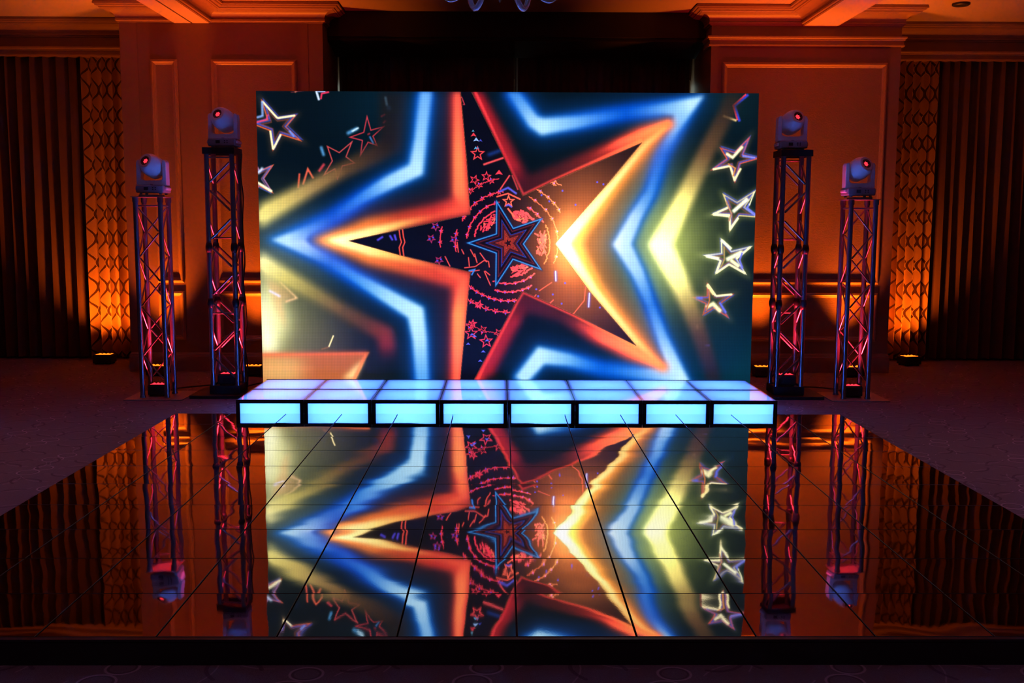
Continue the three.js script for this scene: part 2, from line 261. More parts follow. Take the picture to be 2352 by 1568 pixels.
  // second star: blue with pale ice cores
  const blue1 = [[[312.4, 576.6], 0, '0,0,0', 0], [[336.6, -4.6], 44, '30,120,240', 1], [[325.6, 91.6], 42, '40,140,255', 1], [[316.4, 151.6], 46, '60,150,255', 1], [[258.6, 179.4], 44, '30,128,250', 1], [[207.8, 209.0], 42, '10,100,232', 1], [[147.8, 249.2], 44, '14,96,226', 1], [[55.8, 294.0], 46, '70,150,255', 1], [[123.6, 327.0], 44, '40,112,230', 1], [[186.2, 366.4], 42, '10,110,240', 1], [[252.8, 405.0], 44, '40,140,250', 1], [[313.4, 440.4], 48, '60,160,255', 1], [[321.2, 486.8], 46, '50,150,255', 1], [[325.8, 590.2], 44, '10,110,230', 1]].slice(1);
  const core1 = [[[337.4, -4.6], 19, '120,185,255', .9], [[325.6, 91.6], 19, '150,205,255', 1], [[316.4, 152.6], 24, '190,228,255', 1], [[260.4, 179.4], 22, '160,212,255', 1], [[207.8, 209.0], 15, '80,160,255', .7], [[147.6, 250.0], 10, '60,140,255', .1], [[95.6, 275.6], 14, '120,190,255', .6], [[57.6, 294.0], 26, '190,228,255', 1], [[97.4, 314.8], 18, '150,205,255', .8], [[142.8, 338.4], 12, '80,160,255', .25], [[190.6, 368.2], 14, '80,170,255', .7], [[252.8, 405.0], 22, '160,215,255', 1], [[313.4, 440.4], 28, '195,232,255', 1], [[321.0, 495.6], 24, '180,224,255', 1], [[326.6, 590.2], 20, '100,180,255', .8]];
  const blue2 = [[[502.6, -9.6], 44, '20,110,240', 1], [[550.6, 57.2], 44, '40,140,255', 1], [[569.6, 67.4], 46, '60,150,255', 1], [[640.0, 56.8], 44, '40,130,255', 1], [[734.6, 39.4], 40, '0,96,230', 1], [[862.8, 22.6], 42, '50,140,255', 1], [[811.0, 118.6], 40, '0,98,226', 1], [[787.0, 196.4], 40, '20,116,236', 1], [[758.2, 245.2], 42, '60,140,250', 1], [[731.8, 300.4], 48, '80,155,255', 1], [[765.4, 359.4], 42, '60,140,250', 1], [[792.4, 424.0], 40, '10,100,230', 1], [[816.8, 488.2], 40, '20,120,240', 1], [[855.2, 573.6], 44, '60,150,255', 1], [[694.6, 555.0], 42, '0,104,236', 1], [[625.6, 536.2], 44, '30,130,250', 1], [[569.4, 527.4], 46, '60,155,255', 1], [[522.4, 585.2], 44, '40,140,250', 1]];
  const core2 = [[[504.2, -7.0], 14, '90,170,255', .5], [[550.6, 57.2], 20, '170,215,255', 1], [[569.6, 67.4], 26, '190,230,255', 1], [[640.0, 57.8], 18, '140,200,255', .8], [[734.6, 40.2], 10, '60,140,255', .15], [[806.6, 31.4], 16, '140,205,255', .6], [[861.2, 24.4], 26, '195,232,255', 1], [[831.8, 74.0], 14, '110,185,255', .7], [[811.0, 118.6], 9, '40,130,255', .1], [[787.0, 196.4], 14, '110,180,255', .6], [[758.2, 245.2], 20, '170,212,255', 1], [[731.8, 300.4], 28, '185,222,255', 1], [[765.4, 359.4], 20, '165,210,255', 1], [[792.4, 424.0], 13, '80,160,255', .6], [[816.8, 488.2], 16, '120,190,255', .8], [[853.4, 570.0], 26, '195,232,255', 1], [[772.6, 564.8], 16, '110,185,255', .6], [[694.6, 555.0], 11, '50,140,255', .15], [[625.6, 536.2], 20, '150,210,255', .8], [[569.4, 527.4], 27, '195,232,255', 1], [[526.8, 579.8], 22, '180,225,255', 1]];
  for (const b of [blue1, blue2]) { ribbon(b.map((q) => [q[0], q[1], '0,40,104', .6]), 15, 1.7, 'lighter'); ribbon(b.map((q) => [q[0], q[1], q[2].split(',').map((v, i) => Math.round(v * [.3, .72, .86][i])).join(), q[3]]), 6.5, .86); ribbon(b.map((q) => [q[0], q[1], q[2], .55]), 5, .55); }
  for (const k of [core1, core2]) { ribbon(k.map((q) => [q[0], q[1], q[2].split(',').map((v, i) => Math.round(v * [.96, .99, 1][i])).join(), q[3]]), 3.8, 1.2);  }

  // third star, orange to red, sharp on its inner side
  const S3 = [[178.6, 295.4], [424.4, 241.2], [416.8, 128.8], [404.0, -13.4], [421.2, -13.4], [485.6, 114.0], [530.4, 203.6], [588.8, 175.6], [768.6, 97.4], [701.8, 177.8], [596.0, 300.0], [667.6, 396.8], [764.4, 507.2], [633.6, 442.2], [531.2, 396.4], [512.8, 426.6], [427.6, 587.2], [402.6, 587.2], [424.4, 357.8], [285.2, 324.8]];
  c.save(); c.beginPath(); c.rect(0, 0, 1000, 600); S3.forEach((q, i) => (i ? c.lineTo(q[0], q[1]) : c.moveTo(q[0], q[1]))); c.closePath(); c.clip('evenodd');
  const o1 = [[[399.6, -13.4], 30, '235,60,60', 1], [[405.4, 129.0], 40, '245,74,62', 1], [[408.6, 225.6], 46, '240,84,60', 1], [[354.4, 239.8], 40, '214,60,50', 1], [[284.2, 254.0], 38, '214,82,44', 1], [[222.8, 268.2], 44, '250,150,60', 1], [[147.8, 294.6], 46, '255,170,80', 1], [[222.0, 322.4], 48, '255,150,60', 1], [[285.2, 339.8], 44, '236,110,52', 1], [[353.8, 358.8], 44, '222,80,50', 1], [[408.4, 372.8], 46, '236,84,58', 1], [[402.8, 477.6], 42, '245,86,60', 1], [[396.4, 590.0], 32, '240,60,60', 1]];
  ribbon(o1.map((q) => [q[0], q[1], '70,14,22', .6]), 14, 2.1, 'lighter'); ribbon(o1.map((q) => [q[0], q[1], q[2].split(',').map((v, i) => Math.round(v * [.95, .8, .88][i])).join(), q[3]]), 7, .92);
  const o1c = [[[398.8, -13.4], 10, '255,110,80', .6], [[401.0, 129.0], 18, '255,150,80', .75], [[403.6, 196.2], 22, '255,140,80', .7], [[412.2, 229.2], 16, '255,110,70', .3], [[354.4, 245.0], 8, '255,120,70', .4], [[284.2, 261.8], 12, '255,200,100', .85], [[222.6, 279.4], 18, '255,240,150', 1], [[154.0, 294.6], 24, '255,248,190', 1], [[222.2, 313.6], 20, '255,235,140', 1], [[285.2, 329.2], 12, '255,190,90', .8], [[353.8, 346.6], 8, '255,120,60', .4], [[410.2, 371.0], 14, '255,120,70', .4], [[401.2, 442.0], 22, '255,160,80', .8], [[399.2, 513.4], 20, '255,140,80', .8], [[395.4, 590.0], 12, '255,110,70', .6]];
  ribbon(o1c.map((q) => [q[0], q[1], q[2], q[3] * .95]), 4, 1.15); glow([152.2, 294.6], 60, '200,120,50', .35, 1.2, .6);
  // red upper and lower wedges
  ribbon([[[426.4, -13.4], 20, '205,30,44', 1], [[494.2, 109.6], 24, '176,32,42', .9], [[533.0, 187.0], 30, '110,24,32', .6], [[607.8, 154.0], 26, '120,30,34', .6], [[703.4, 113.0], 26, '190,44,44', .9], [[768.4, 82.8], 26, '240,70,52', 1], [[828.8, 56.8], 10, '255,110,70', 1]], 7, 1.2);
  ribbon([[[428.2, -13.6], 6, '255,60,70', .8], [[485.6, 105.4], 5, '235,64,64', .8], [[531.2, 201.0], 5, '230,60,60', .8], [[588.8, 173.0], 5, '235,60,56', .8], [[768.6, 93.0], 8, '255,96,60', .8]], 1.2, 1); ribbon([[[468.0, 101.2], 16, '210,36,50', .8], [[510.0, 147.4], 18, '200,36,50', .7], [[520.6, 178.4], 20, '110,20,40', .2]], 6, 1.3);
  ribbon([[[664.4, 126.2], 4, '255,70,56', .0], [[720.6, 98.4], 13, '255,84,60', .8], [[824.6, 59.4], 12, '255,120,70', .9]], 3.4, 1);
  ribbon([[[433.0, 589.8], 22, '215,40,40', 1], [[495.2, 468.4], 26, '190,34,44', .9], [[534.0, 415.0], 34, '120,28,34', .65], [[610.6, 445.0], 22, '110,30,32', .6], [[682.0, 481.4], 32, '226,60,50', 1], [[754.0, 519.8], 26, '240,76,52', 1], [[826.2, 553.8], 10, '255,120,70', 1]], 7, 1.2);
  ribbon([[[433.0, 589.8], 6, '255,70,60', .8], [[521.6, 416.8], 5, '240,64,56', .8], [[532.2, 399.0], 5, '235,60,56', .8], [[633.6, 444.8], 5, '240,64,52', .8], [[764.6, 510.8], 8, '255,110,64', .8]], 1.2, 1);
  ribbon([[[641.8, 461.0], 8, '255,70,56', .2], [[695.6, 491.2], 20, '255,100,66', .8], [[772.0, 525.2], 14, '255,110,70', .9], [[824.4, 553.0], 8, '255,140,80', .9]], 3.4, 1);
  ribbon([[[459.8, 567.2], 22, '190,30,44', .8], [[521.8, 450.6], 18, '200,36,50', .6]], 7, 1);
  // the white-hot side
  const hot = [[[828.8, 55.2], 10, '255,120,64', 1], [[781.8, 99.8], 22, '255,130,60', 1], [[721.8, 176.0], 24, '250,150,60', 1], [[618.0, 296.4], 40, '255,186,80', 1], [[682.6, 391.4], 26, '250,160,64', 1], [[771.4, 500.0], 24, '255,136,60', 1], [[828.0, 557.4], 8, '255,120,64', 1]];
  ribbon(hot.map((q) => [q[0], q[1], '150,66,22', .8]), 20, 3.0, 'lighter'); ribbon(hot, 8, 1.1); 
  ribbon([[[816.0, 67.2], 5, '255,180,90', .7], [[773.0, 104.2], 10, '255,200,110', .9], [[714.8, 176.0], 11, '255,240,150', 1], [[611.0, 298.2], 24, '255,255,214', 1], [[677.4, 395.0], 12, '255,242,160', 1], [[762.6, 496.4], 12, '255,215,120', .9], [[815.2, 546.6], 5, '255,160,80', .7]], 3.6, 1.1);
  c.restore();

  // inside the third star: the tunnel
  c.save(); path(S3, true); c.clip();
  c.fillStyle = '#0a0a16'; c.globalAlpha = .93; c.fillRect(0, 0, 1000, 600); c.globalAlpha = 1;
  const C = [500.8, 298.6], RED = '#e8344a';
  const inStar = starTips([[420.0, 298.8], [477.8, 215.8], [567.4, 250.4], [567.2, 351.2], [476.4, 384.0]], .46);
  const ring = (R, a0, a1, w, amp, col, stars, sr) => {
    const n = Math.max(8, Math.round(R * Math.abs(a1 - a0) / 2.2)), q = [];
    for (let i = 0; i <= n; i++) { const a = a0 + (a1 - a0) * i / n, m = R + (r() - .5) * 2 * amp; q.push([C[0] + m * Math.cos(a), C[1] + m * Math.sin(a)]); }
    stroke(q, w * .72, col, .3);
    if (stars) for (let i = 0; i < stars; i++) { const a = a0 + (a1 - a0) * (i + .5 + (r() - .5) * .3) / stars, p = [C[0] + R * Math.cos(a), C[1] + R * Math.sin(a)]; stroke(star5(p, sr, a), 1.3, col, .2, true); c.fillStyle = r() < .6 ? '#5a50ff' : '#c040d0'; c.beginPath(); c.arc(p[0] + sr * .5 * Math.cos(a), p[1] + sr * .5 * Math.sin(a), 1.5, 0, 7); c.fill(); }
  };
  const D = Math.PI / 180;
  // (angles run clockwise from the right)
  ring(69, 190 * D, 250 * D, 4.2, 1.2, RED, 0); ring(84, 186 * D, 258 * D, 3.4, 1.4, RED, 6, 3.5); ring(103, 205 * D, 265 * D, 3, 1.4, RED, 6, 4.5); ring(106, 170 * D, 195 * D, 3, .8, RED, 2, 4.5); ring(129, 215 * D, 262 * D, 2.4, 1.4, RED, 4, 6.5); ring(137, 176 * D, 194 * D, 3, .8, RED, 2, 4);
  ring(69, -70 * D, -38 * D, 6, 1.8, RED, 0); ring(82, -62 * D, -30 * D, 3.6, 1.4, RED, 3, 3.5); ring(84, -26 * D, 30 * D, 3, 1.4, '#e8503c', 0); ring(101, -66 * D, 24 * D, 2.2, 1.3, '#ea4c40', 6, 3); ring(122, -62 * D, -30 * D, 2.6, 1.3, '#ea5844', 4, 3); ring(150, -58 * D, -50 * D, 2, 2, '#e85a48', 2, 3); ring(156, -57 * D, -47 * D, 2, 2, '#e85a48', 1, 3);
  ring(69, 44 * D, 86 * D, 4.4, 1.6, RED, 0); ring(82, 48 * D, 112 * D, 3.6, 1.4, RED, 5, 3); ring(99, 60 * D, 106 * D, 3.8, 1.2, RED, 5, 3); ring(117, 80 * D, 146 * D, 3, 1.3, RED, 10, 4); ring(140, 88 * D, 150 * D, 2.6, 1.3, RED, 8, 5.5); ring(184, 92 * D, 118 * D, 1.6, 1, RED, 3, 9);
  // patches of tiny shapes close round the blue star
  for (const [a0, a1, r0, r1, n] of [[205, 246, 48, 64, 46], [-78, -48, 50, 66, 60], [-18, 18, 60, 78, 66], [50, 80, 50, 66, 56]]) for (let i = 0; i < n; i++) { const a = (a0 + r() * (a1 - a0)) * D, m = r0 + r() * (r1 - r0), p = [C[0] + m * Math.cos(a), C[1] + m * Math.sin(a)], l = 2 + r() * 4, b = a + Math.PI / 2 + (r() - .5) * 1.6; stroke([[p[0] - l * Math.cos(b), p[1] - l * Math.sin(b)], [p[0] + l * Math.cos(b), p[1] + l * Math.sin(b)]], 1.5 + r() * 1.4, r() < .85 ? RED : '#f06a50', .3); }
  for (const [a, b] of [[[433.2, 319.8], [438.4, 339.2]], [[424.4, 311.2], [433.2, 327.0]], [[443.8, 318.2], [457.8, 337.4]], [[398.0, 296.4], [400.6, 318.2]], [[406.8, 311.2], [412.0, 321.8]], [[420.8, 327.0], [422.6, 346.4]], [[412.0, 349.0], [434.8, 346.2]], [[434.8, 346.2], [452.6, 333.8]], [[452.6, 333.8], [461.4, 335.6]], [[461.4, 335.6], [463.2, 348.0]], [[438.4, 360.4], [445.4, 369.2]], [[452.6, 355.0], [465.8, 385.0]], [[443.8, 353.2], [424.4, 356.8]], [[373.2, 325.4], [383.8, 346.4]], [[454.2, 355.0], [464.8, 363.8]]]) stroke([a, b], 2.2, '#ee4a44', .4);
  stroke([[420.8, 355.2], [433.2, 352.4], [427.0, 364.0]], 3, '#3a8af0', .5);
  // wedge pointing to the left, top and bottom columns
  for (const x of [0, 7]) stroke([[280.6 + x, 268.0], [283.0 + x, 288.0], [285.6 + x, 297.6], [281.0 + x, 308.2], [283.6 + x, 329.2]], 2.6, '#f04a40', .5);
  for (const [a, b] of [[[236.4, 294.2], [248.8, 286.4]], [[262.0, 283.6], [268.0, 294.2]], [[271.6, 282.0], [275.0, 294.2]]]) stroke([a, b], 4, '#5a4af0', 1);
  for (const q of [[345.4, 290.4], [354.2, 266.0], [391.8, 292.0], [361.0, 334.2]]) { stroke(star5(q, 8, .2), 1.8, '#b02a60', .4, true); c.fillStyle = '#4a48f0'; c.fillRect(q[0] - 5, q[1] - 1, 4, 3); c.fillRect(q[0] + 3, q[1] - 4, 3, 3); }
  stroke(star5([439.4, 121.0], 13, -Math.PI / 2), 2.2, '#e84048', .3, true); stroke(star5([456.8, 165.8], 9, -1.5), 1.8, RED, .3, true); stroke(star5([433.2, 172.8], 9, -1.2), 1.8, RED, .3, true); stroke([[450.8, 142.6], [491.6, 128.6]], 4, '#ee4a50', .8); stroke([[459.4, 123.6], [485.6, 114.0]], 5, '#1a40a0', 2.4);
  for (const [x, y, col, w] of [[1087, 302, '#6ac8f0', 3], [1088, 312, '#e03848', 6], [1094, 323, '#9ac0ff', 6], [1104, 324, '#4a50d0', 4], [1093, 341, '#60b8f0', 4], [1146, 398, RED, 8], [1098, 340, '#4090e0', 3]]) { const p = artPoint(x, y); c.fillStyle = col; c.beginPath(); c.moveTo(p[0] - w, p[1] + 2); c.lineTo(p[0], p[1] - w); c.lineTo(p[0] + w, p[1] + 2); c.lineTo(p[0], p[1]); c.fill(); }
  stroke([[407.4, 9.4], [413.4, 24.6], [410.0, 24.8]], 2, '#d03a4a', .5);
  stroke([[483.0, 196.0], [500.6, 188.0], [518.0, 200.2]], 4, '#4a58f0', .8); stroke([[477.0, 206.4], [500.6, 199.4], [526.0, 211.4]], 3, '#ee5040', .4); stroke(star5([501.6, 215.0], 11, -1.57), 2.4, '#f05a48', .3, true); stroke([[496.2, 224.4], [501.6, 221.8], [508.6, 227.0]], 3, '#4a58f0', .6); stroke([[484.0, 192.4], [504.0, 163.0]], 3, '#e04048', .5); stroke([[508.4, 163.0], [520.6, 192.4]], 3, '#a82a3a', .5); stroke([[499.8, 228.8], [513.8, 246.2]], 3.4, '#f05a48', .4);
  for (const [x, y, s, a] of [[1082, 765, 13, -1.6], [1117, 784, 13, -.4], [1100, 698, 8, 0], [1086, 742, 7, 1]]) stroke(star5(artPoint(x, y), s, a), 2, '#e8344e', .3, true);
  for (const [x, y] of [[1084, 768], [1075, 790], [1110, 808], [1103, 830], [1119, 782], [1090, 772]]) { const p = artPoint(x, y); c.fillStyle = '#6a6aff'; c.beginPath(); c.moveTo(p[0] - 5, p[1] + 2); c.lineTo(p[0], p[1] - 3); c.lineTo(p[0] + 5, p[1] + 2); c.lineTo(p[0], p[1] + 1); c.fill(); }
  glow([679.6, 299.8], 420, '104,46,20', .95, .62, .9); glow([644.4, 300.0], 230, '150,76,26', .8, .8, 1.1); glow([592.6, 414.8], 120, '70,26,12', .5);
  // nested stars at the centre
  fill(inStar, '#0c0610', 0, .94);
  const nest = (k, w, col, blur = .3) => stroke(inStar.map((q) => [C[0] + (q[0] - C[0]) * k, C[1] + (q[1] - C[1]) * k]), w, col, blur, true);
  nest(1, 4.2, '#0a3080', 1.5); nest(1, 2, '#3a9aec'); nest(.8, 1, '#8a2832'); nest(.74, .7, '#43202c'); nest(.55, 1.5, '#243ea8'); nest(.47, .9, '#962e34'); nest(.39, .9, '#5a2030'); nest(.3, 1.5, '#b03428'); nest(.22, 1.4, '#c03e28'); nest(.14, 1.3, '#cc3c24');
  fill(inStar.map((q) => [C[0] + (q[0] - C[0]) * .1, C[1] + (q[1] - C[1]) * .1]), '#1a0a12');
  stroke(S3, 1.8, '#f08048', .4, true, .7);
  // long streaks over the glow at the right
  for (const [a, b] of [[[543.8, 421.2], [558.8, 402.4]], [[579.4, 427.2], [594.2, 413.0]], [[633.6, 443.2], [656.4, 414.6]], [[656.4, 414.6], [659.4, 379.2]], [[564.0, 395.4], [590.4, 377.6]]]) stroke([a, b], 2.2, '#ee5a44', .4);
  for (const [a, b] of [[[666.8, 398.6], [665.4, 428.8]], [[597.4, 354.6], [598.4, 375.8]]]) { stroke([a, b], 5, '#5a58f0', 1.6); stroke([a, b], 2.4, '#d8dcff', .6); }
  for (const q of [[688.4, 428.8], [610.4, 421.0], [558.6, 391.8], [617.0, 379.2], [692.2, 180.4], [610.0, 193.6], [636.6, 221.4], [583.8, 214.6], [568.0, 202.6], [679.8, 176.2], [562.4, 406.0], [592.4, 402.4]]) { c.fillStyle = '#6a5af0'; c.beginPath(); c.arc(q[0], q[1], 2, 0, 7); c.fill(); }
  c.restore();
  glow([644.4, 300.0], 170, '120,66,22', .6, .85, 1.2); glow([618.0, 300.0], 70, '170,140,70', .6, .8, 1.4);
  glow([486.0, 335.6], 200, '24,2,6', .4);
  const px = c.getImageData(0, 0, AW, AH).data, out = new Float32Array(AW * AH * 4), lin = (v) => (v /= 255) <= .04045 ? v / 12.92 : Math.pow((v + .055) / 1.055, 2.4);
  for (let y = 0; y < AH; y++) for (let x = 0; x < AW; x++) {
    const i = (y * AW + x) * 4, o = ((AH - 1 - y) * AW + x) * 4, m = Math.max(px[i], px[i + 1], px[i + 2]) / 255;
    const grid = (x % 4 === 3 ? .8 : 1.035) * (y % 4 === 3 ? .8 : 1.035), k = grid * (1 + .5 * m * m * lin(px[i]));
    out[o] = lin(px[i]) * k; out[o + 1] = lin(px[i + 1]) * k; out[o + 2] = lin(px[i + 2]) * k; out[o + 3] = 1;
  }
  const t = new THREE.DataTexture(out, AW, AH, THREE.RGBAFormat, THREE.FloatType); t.magFilter = t.minFilter = THREE.LinearFilter; t.needsUpdate = true;
  return t;
}


// ---------------------------------------------------------------- the room
const CEIL = 4.37;
struct('floor', span(-8, 8, -.2, 0, -5.2, 13.2), carpet);
{ const g = scene.getObjectByName('floor').geometry, p = g.attributes.position, n = g.attributes.normal, uv = g.attributes.uv; for (let i = 0; i < p.count; i++) if (n.getY(i) > .9) uv.setXY(i, p.getX(i), p.getZ(i)); }
struct('ceiling', span(-8, 8, CEIL, CEIL + .2, -5.2, 13.2), ceilingPaint);
struct('wall_left', span(-8, -7.8, 0, CEIL, -5, 13), paint);
struct('wall_right', span(7.8, 8, 0, CEIL, -5, 13), paint);
struct('wall_rear', span(-7.8, 7.8, 0, CEIL, 13, 13.2), paint);
struct('wall_back_left', span(-7.8, -4.6, 0, CEIL, -4.95, -4.72), paint);
struct('wall_back_right', span(4.69, 7.8, 0, CEIL, -4.95, -4.72), paint);
struct('wall_pier_left', span(-4.6, -2.2, 0, CEIL, -4.95, -3.406), paint);
struct('wall_pier_right', span(2.42, 4.69, 0, CEIL, -4.95, -3.4), paint);
struct('wall_bay', merge([span(-2.2, 2.42, 3.7, CEIL, -4.95, -4.72), span(-2.2, 2.42, 0, .12, -4.95, -4.72)]), paint);
{
  const w = new THREE.Group(); w.name = 'window_1'; w.userData.kind = 'structure'; scene.add(w);
  put('window_frame', merge([span(-2.2, 2.42, .12, .17, -4.88, -4.8), span(-2.2, 2.42, 3.65, 3.7, -4.88, -4.8), ...[-2.2, -1.05, .085, 1.22, 2.37].map((x) => span(x, x + .05, .17, 3.65, -4.88, -4.8))]), trimPaint, w);
  const glass = new THREE.MeshPhysicalMaterial({ color: 0xffffff, transmission: 1, thickness: 0, roughness: .02, ior: 1.5 });
  for (const x of [-2.15, -1.0, .135, 1.27]) put('pane', new THREE.PlaneGeometry(1.1, 3.48).translate(x + .55, 1.91, -4.84), glass, w);
}
// the pier on the left is a tall pocket panel between two narrow margins, a joint of a finger's width round it
struct('wall_panel_left', merge([span(-4.6, -4.395, 0, 4.17, -3.406, -3.4), span(-2.362, -2.2, 0, 4.17, -3.406, -3.4), span(-4.383, -2.374, .0, 4.155, -3.406, -3.398)]), paint);
// side pelmets over the drapes, and the dark pelmet of the bay
struct('wall_header_left', span(-7.8, -4.6, 3.93, CEIL, -4.6, -4.4), paint);
struct('wall_header_right', span(4.69, 7.8, 3.93, CEIL, -4.6, -4.4), paint);
{
  const s = new THREE.Shape([[3.72, CEIL], [3.72, 4.07], [3.76, 4.07], [3.76, 4.03], [4.4, 3.93], [4.42, CEIL]].map(([z, y]) => new THREE.Vector2(z, y)));
  struct('wall_header_bay', new THREE.ExtrudeGeometry(s, { depth: 4.62, bevelEnabled: false }).rotateY(Math.PI / 2).translate(-2.2, 0, 0), darkPaint);
}
// ceiling beams
struct('beam_right', span(3.51, 3.91, 4.155, CEIL, -3.4, 13), ceilingPaint);
struct('beam_left', merge([span(-3.947, -3.75, 4.155, CEIL, -3.4, 13), span(-3.728, -3.536, 4.155, CEIL, -3.4, 13), span(-3.75, -3.728, 4.2, CEIL, -3.4, 13)]), ceilingPaint);
// crown, band, base
const crown = [[0, 4.16], [.014, 4.16], [.016, 4.172], [.034, 4.178], [.036, 4.196], [.026, 4.204]];
for (let k = 0; k <= 8; k++) { const a = k / 8 * Math.PI / 2; crown.push([.03 + .115 * (1 - Math.cos(a)), 4.205 + .085 * Math.sin(a)]); }
crown.push([.15, 4.296], [.168, 4.298], [.172, 4.31], [.2, 4.318], [.206, 4.332], [.222, 4.336], [.222, 4.352], [.214, 4.37]);
struct('trim_1', moulding(crown, [[2.42, -3.72], [2.42, -3.4], [3.51, -3.4], [3.51, 13]]), trimPaint);
struct('trim_2', moulding(crown, [[-3.536, 13], [-3.536, -3.4], [-2.2, -3.4], [-2.2, -3.72]]), trimPaint);
struct('trim_3', moulding(crown, [[3.91, 13], [3.91, -3.4], [4.69, -3.4], [4.69, -4.4], [7.8, -4.4]]), trimPaint);
struct('trim_4', moulding(crown, [[-7.8, -4.4], [-4.6, -4.4], [-4.6, -3.4], [-3.947, -3.4], [-3.947, 13]]), trimPaint);
const band = [[0, 3.922], [.03, 3.922], [.034, 3.938], [.022, 3.944], [.022, 3.985], [.036, 3.992], [.038, 4.006], [.05, 4.014], [.054, 4.03], [.046, 4.037], [0, 4.037]];
struct('trim_5', moulding(band, [[2.42, -3.72], [2.42, -3.4], [4.69, -3.4], [4.69, -4.4], [7.8, -4.4]]), trimPaint);
struct('trim_6', moulding(band, [[-7.8, -4.4], [-4.6, -4.4]]), trimPaint);
const skirting = [[.024, 0], [.024, .185], [.016, .2], [.016, .215], [0, .235]];
struct('baseboard_right', moulding(skirting, [[2.42, -4.3], [2.42, -3.4], [4.69, -3.4], [4.69, -4.3]]), trimPaint);
struct('baseboard_left', moulding(skirting, [[-4.6, -4.3], [-4.6, -3.4], [-2.2, -3.4], [-2.2, -4.3]]), trimPaint);
// panel frames on the piers, with woven wallcovering inside
const frame = [[0, 0], [0, .018], [.008, .026], [.012, .036], [.026, .04], [.036, .034], [.044, .018], [.054, .014], [.06, .008], [.066, .008], [.066, 0]];
let nf = 6;
for (const [x0, x1] of [[-4.245, -3.925], [-3.524, -2.51], [2.555, 4.535]]) for (const [y0, y1] of [[1.09, 3.735], [.385, .985]]) {
  const z = x0 < 0 ? -3.398 : -3.4, m = struct(`trim_${++nf}`, frameMould(x0, x1, y0, y1, z, frame), trimPaint);
  put('panel', span(x0 + .06, x1 - .06, y0 + .06, y1 - .06, z, z + .005), wallpaper, m);
}

// ---------------------------------------------------------------- drapes
function drape(name, label, x0, x1, y0, y1, z, { pitch, amp, fullness, seed, mat, hang = 0 }) {
  const r = rng(seed), W = x1 - x0, n = Math.max(2, Math.round(W / pitch)), nx = n * 12, ny = 16, pos = [], uv = [], idx = [], edge = [0];
  const jit = Array.from({ length: n + 1 }, () => .75 + r() * .5), off = Array.from({ length: n + 1 }, () => (r() - .5) * .6);
  for (let i = 0; i < n; i++) edge.push(edge[i] + .7 + r() * .6);
  for (let j = 0; j <= ny; j++) for (let i = 0; i <= nx; i++) {
    const s = i / 12, k = Math.min(n - 1, Math.floor(s)), f = s - k, v = j / ny, low = 1 - v;
    const ph = 2 * Math.PI * (f + off[k] * .12 * Math.sin(Math.PI * f) * low), a = amp * (jit[k] * (1 - f) + jit[k + 1] * f) * (.72 + .28 * low);
    const x = x0 + W * (edge[k] + (edge[k + 1] - edge[k]) * (f + .13 * Math.sin(2 * Math.PI * f))) / edge[n] + hang * low * Math.sin(v * 9 + k) * .2;
    pos.push(Math.min(x1, Math.max(x0, x)), y0 + (y1 - y0) * v, z - a * Math.cos(ph) + .012 * Math.sin(5 * v + k * 2.1));
    uv.push(s / n * W * fullness, y0 + (y1 - y0) * v);
    if (i < nx && j < ny) { const q = j * (nx + 1) + i; idx.push(q, q + 1, q + nx + 2, q, q + nx + 2, q + nx + 1); }
  }
  const g = new THREE.BufferGeometry(); g.setAttribute('position', new THREE.Float32BufferAttribute(pos, 3)); g.setAttribute('uv', new THREE.Float32BufferAttribute(uv, 2)); g.setIndex(idx); g.computeVertexNormals();
  mat.side = THREE.DoubleSide;
  return tag(put(name, g, mat), label, 'curtain');
}
drape('patterned_curtain', 'tan curtain with dark trellis pattern beside the narrow wall panel', -5.57, -4.93, .03, 3.928, -4.53, { pitch: .13, amp: .1, fullness: 1.9, seed: 4, mat: patternCloth });
drape('patterned_curtain', 'tan curtain with dark trellis pattern beside the single wide wall panel', 4.97, 5.66, .03, 3.928, -4.53, { pitch: .115, amp: .1, fullness: 1.9, seed: 11, mat: patternCloth });
drape('plain_curtain', 'dark brown pleated curtain at the outer side of the left trellis curtain', -7.6, -5.6, .03, 3.928, -4.53, { pitch: .15, amp: .06, fullness: 1.6, seed: 21, mat: plainCloth });
drape('plain_curtain', 'dark brown pleated curtain at the outer side of the right trellis curtain', 5.7, 7.6, .03, 3.928, -4.53, { pitch: .15, amp: .06, fullness: 1.6, seed: 25, mat: plainCloth });
drape('blackout_curtain', 'near black pleated curtain above the left half of the LED screen', -2.185, .082, .02, 3.99, -4.5, { pitch: .1, amp: .035, fullness: 1.5, seed: 41, mat: bayCloth });
drape('blackout_curtain', 'near black pleated curtain above the right half of the LED screen', .09, 2.365, .02, 3.99, -4.5, { pitch: .1, amp: .035, fullness: 1.5, seed: 47, mat: bayCloth });

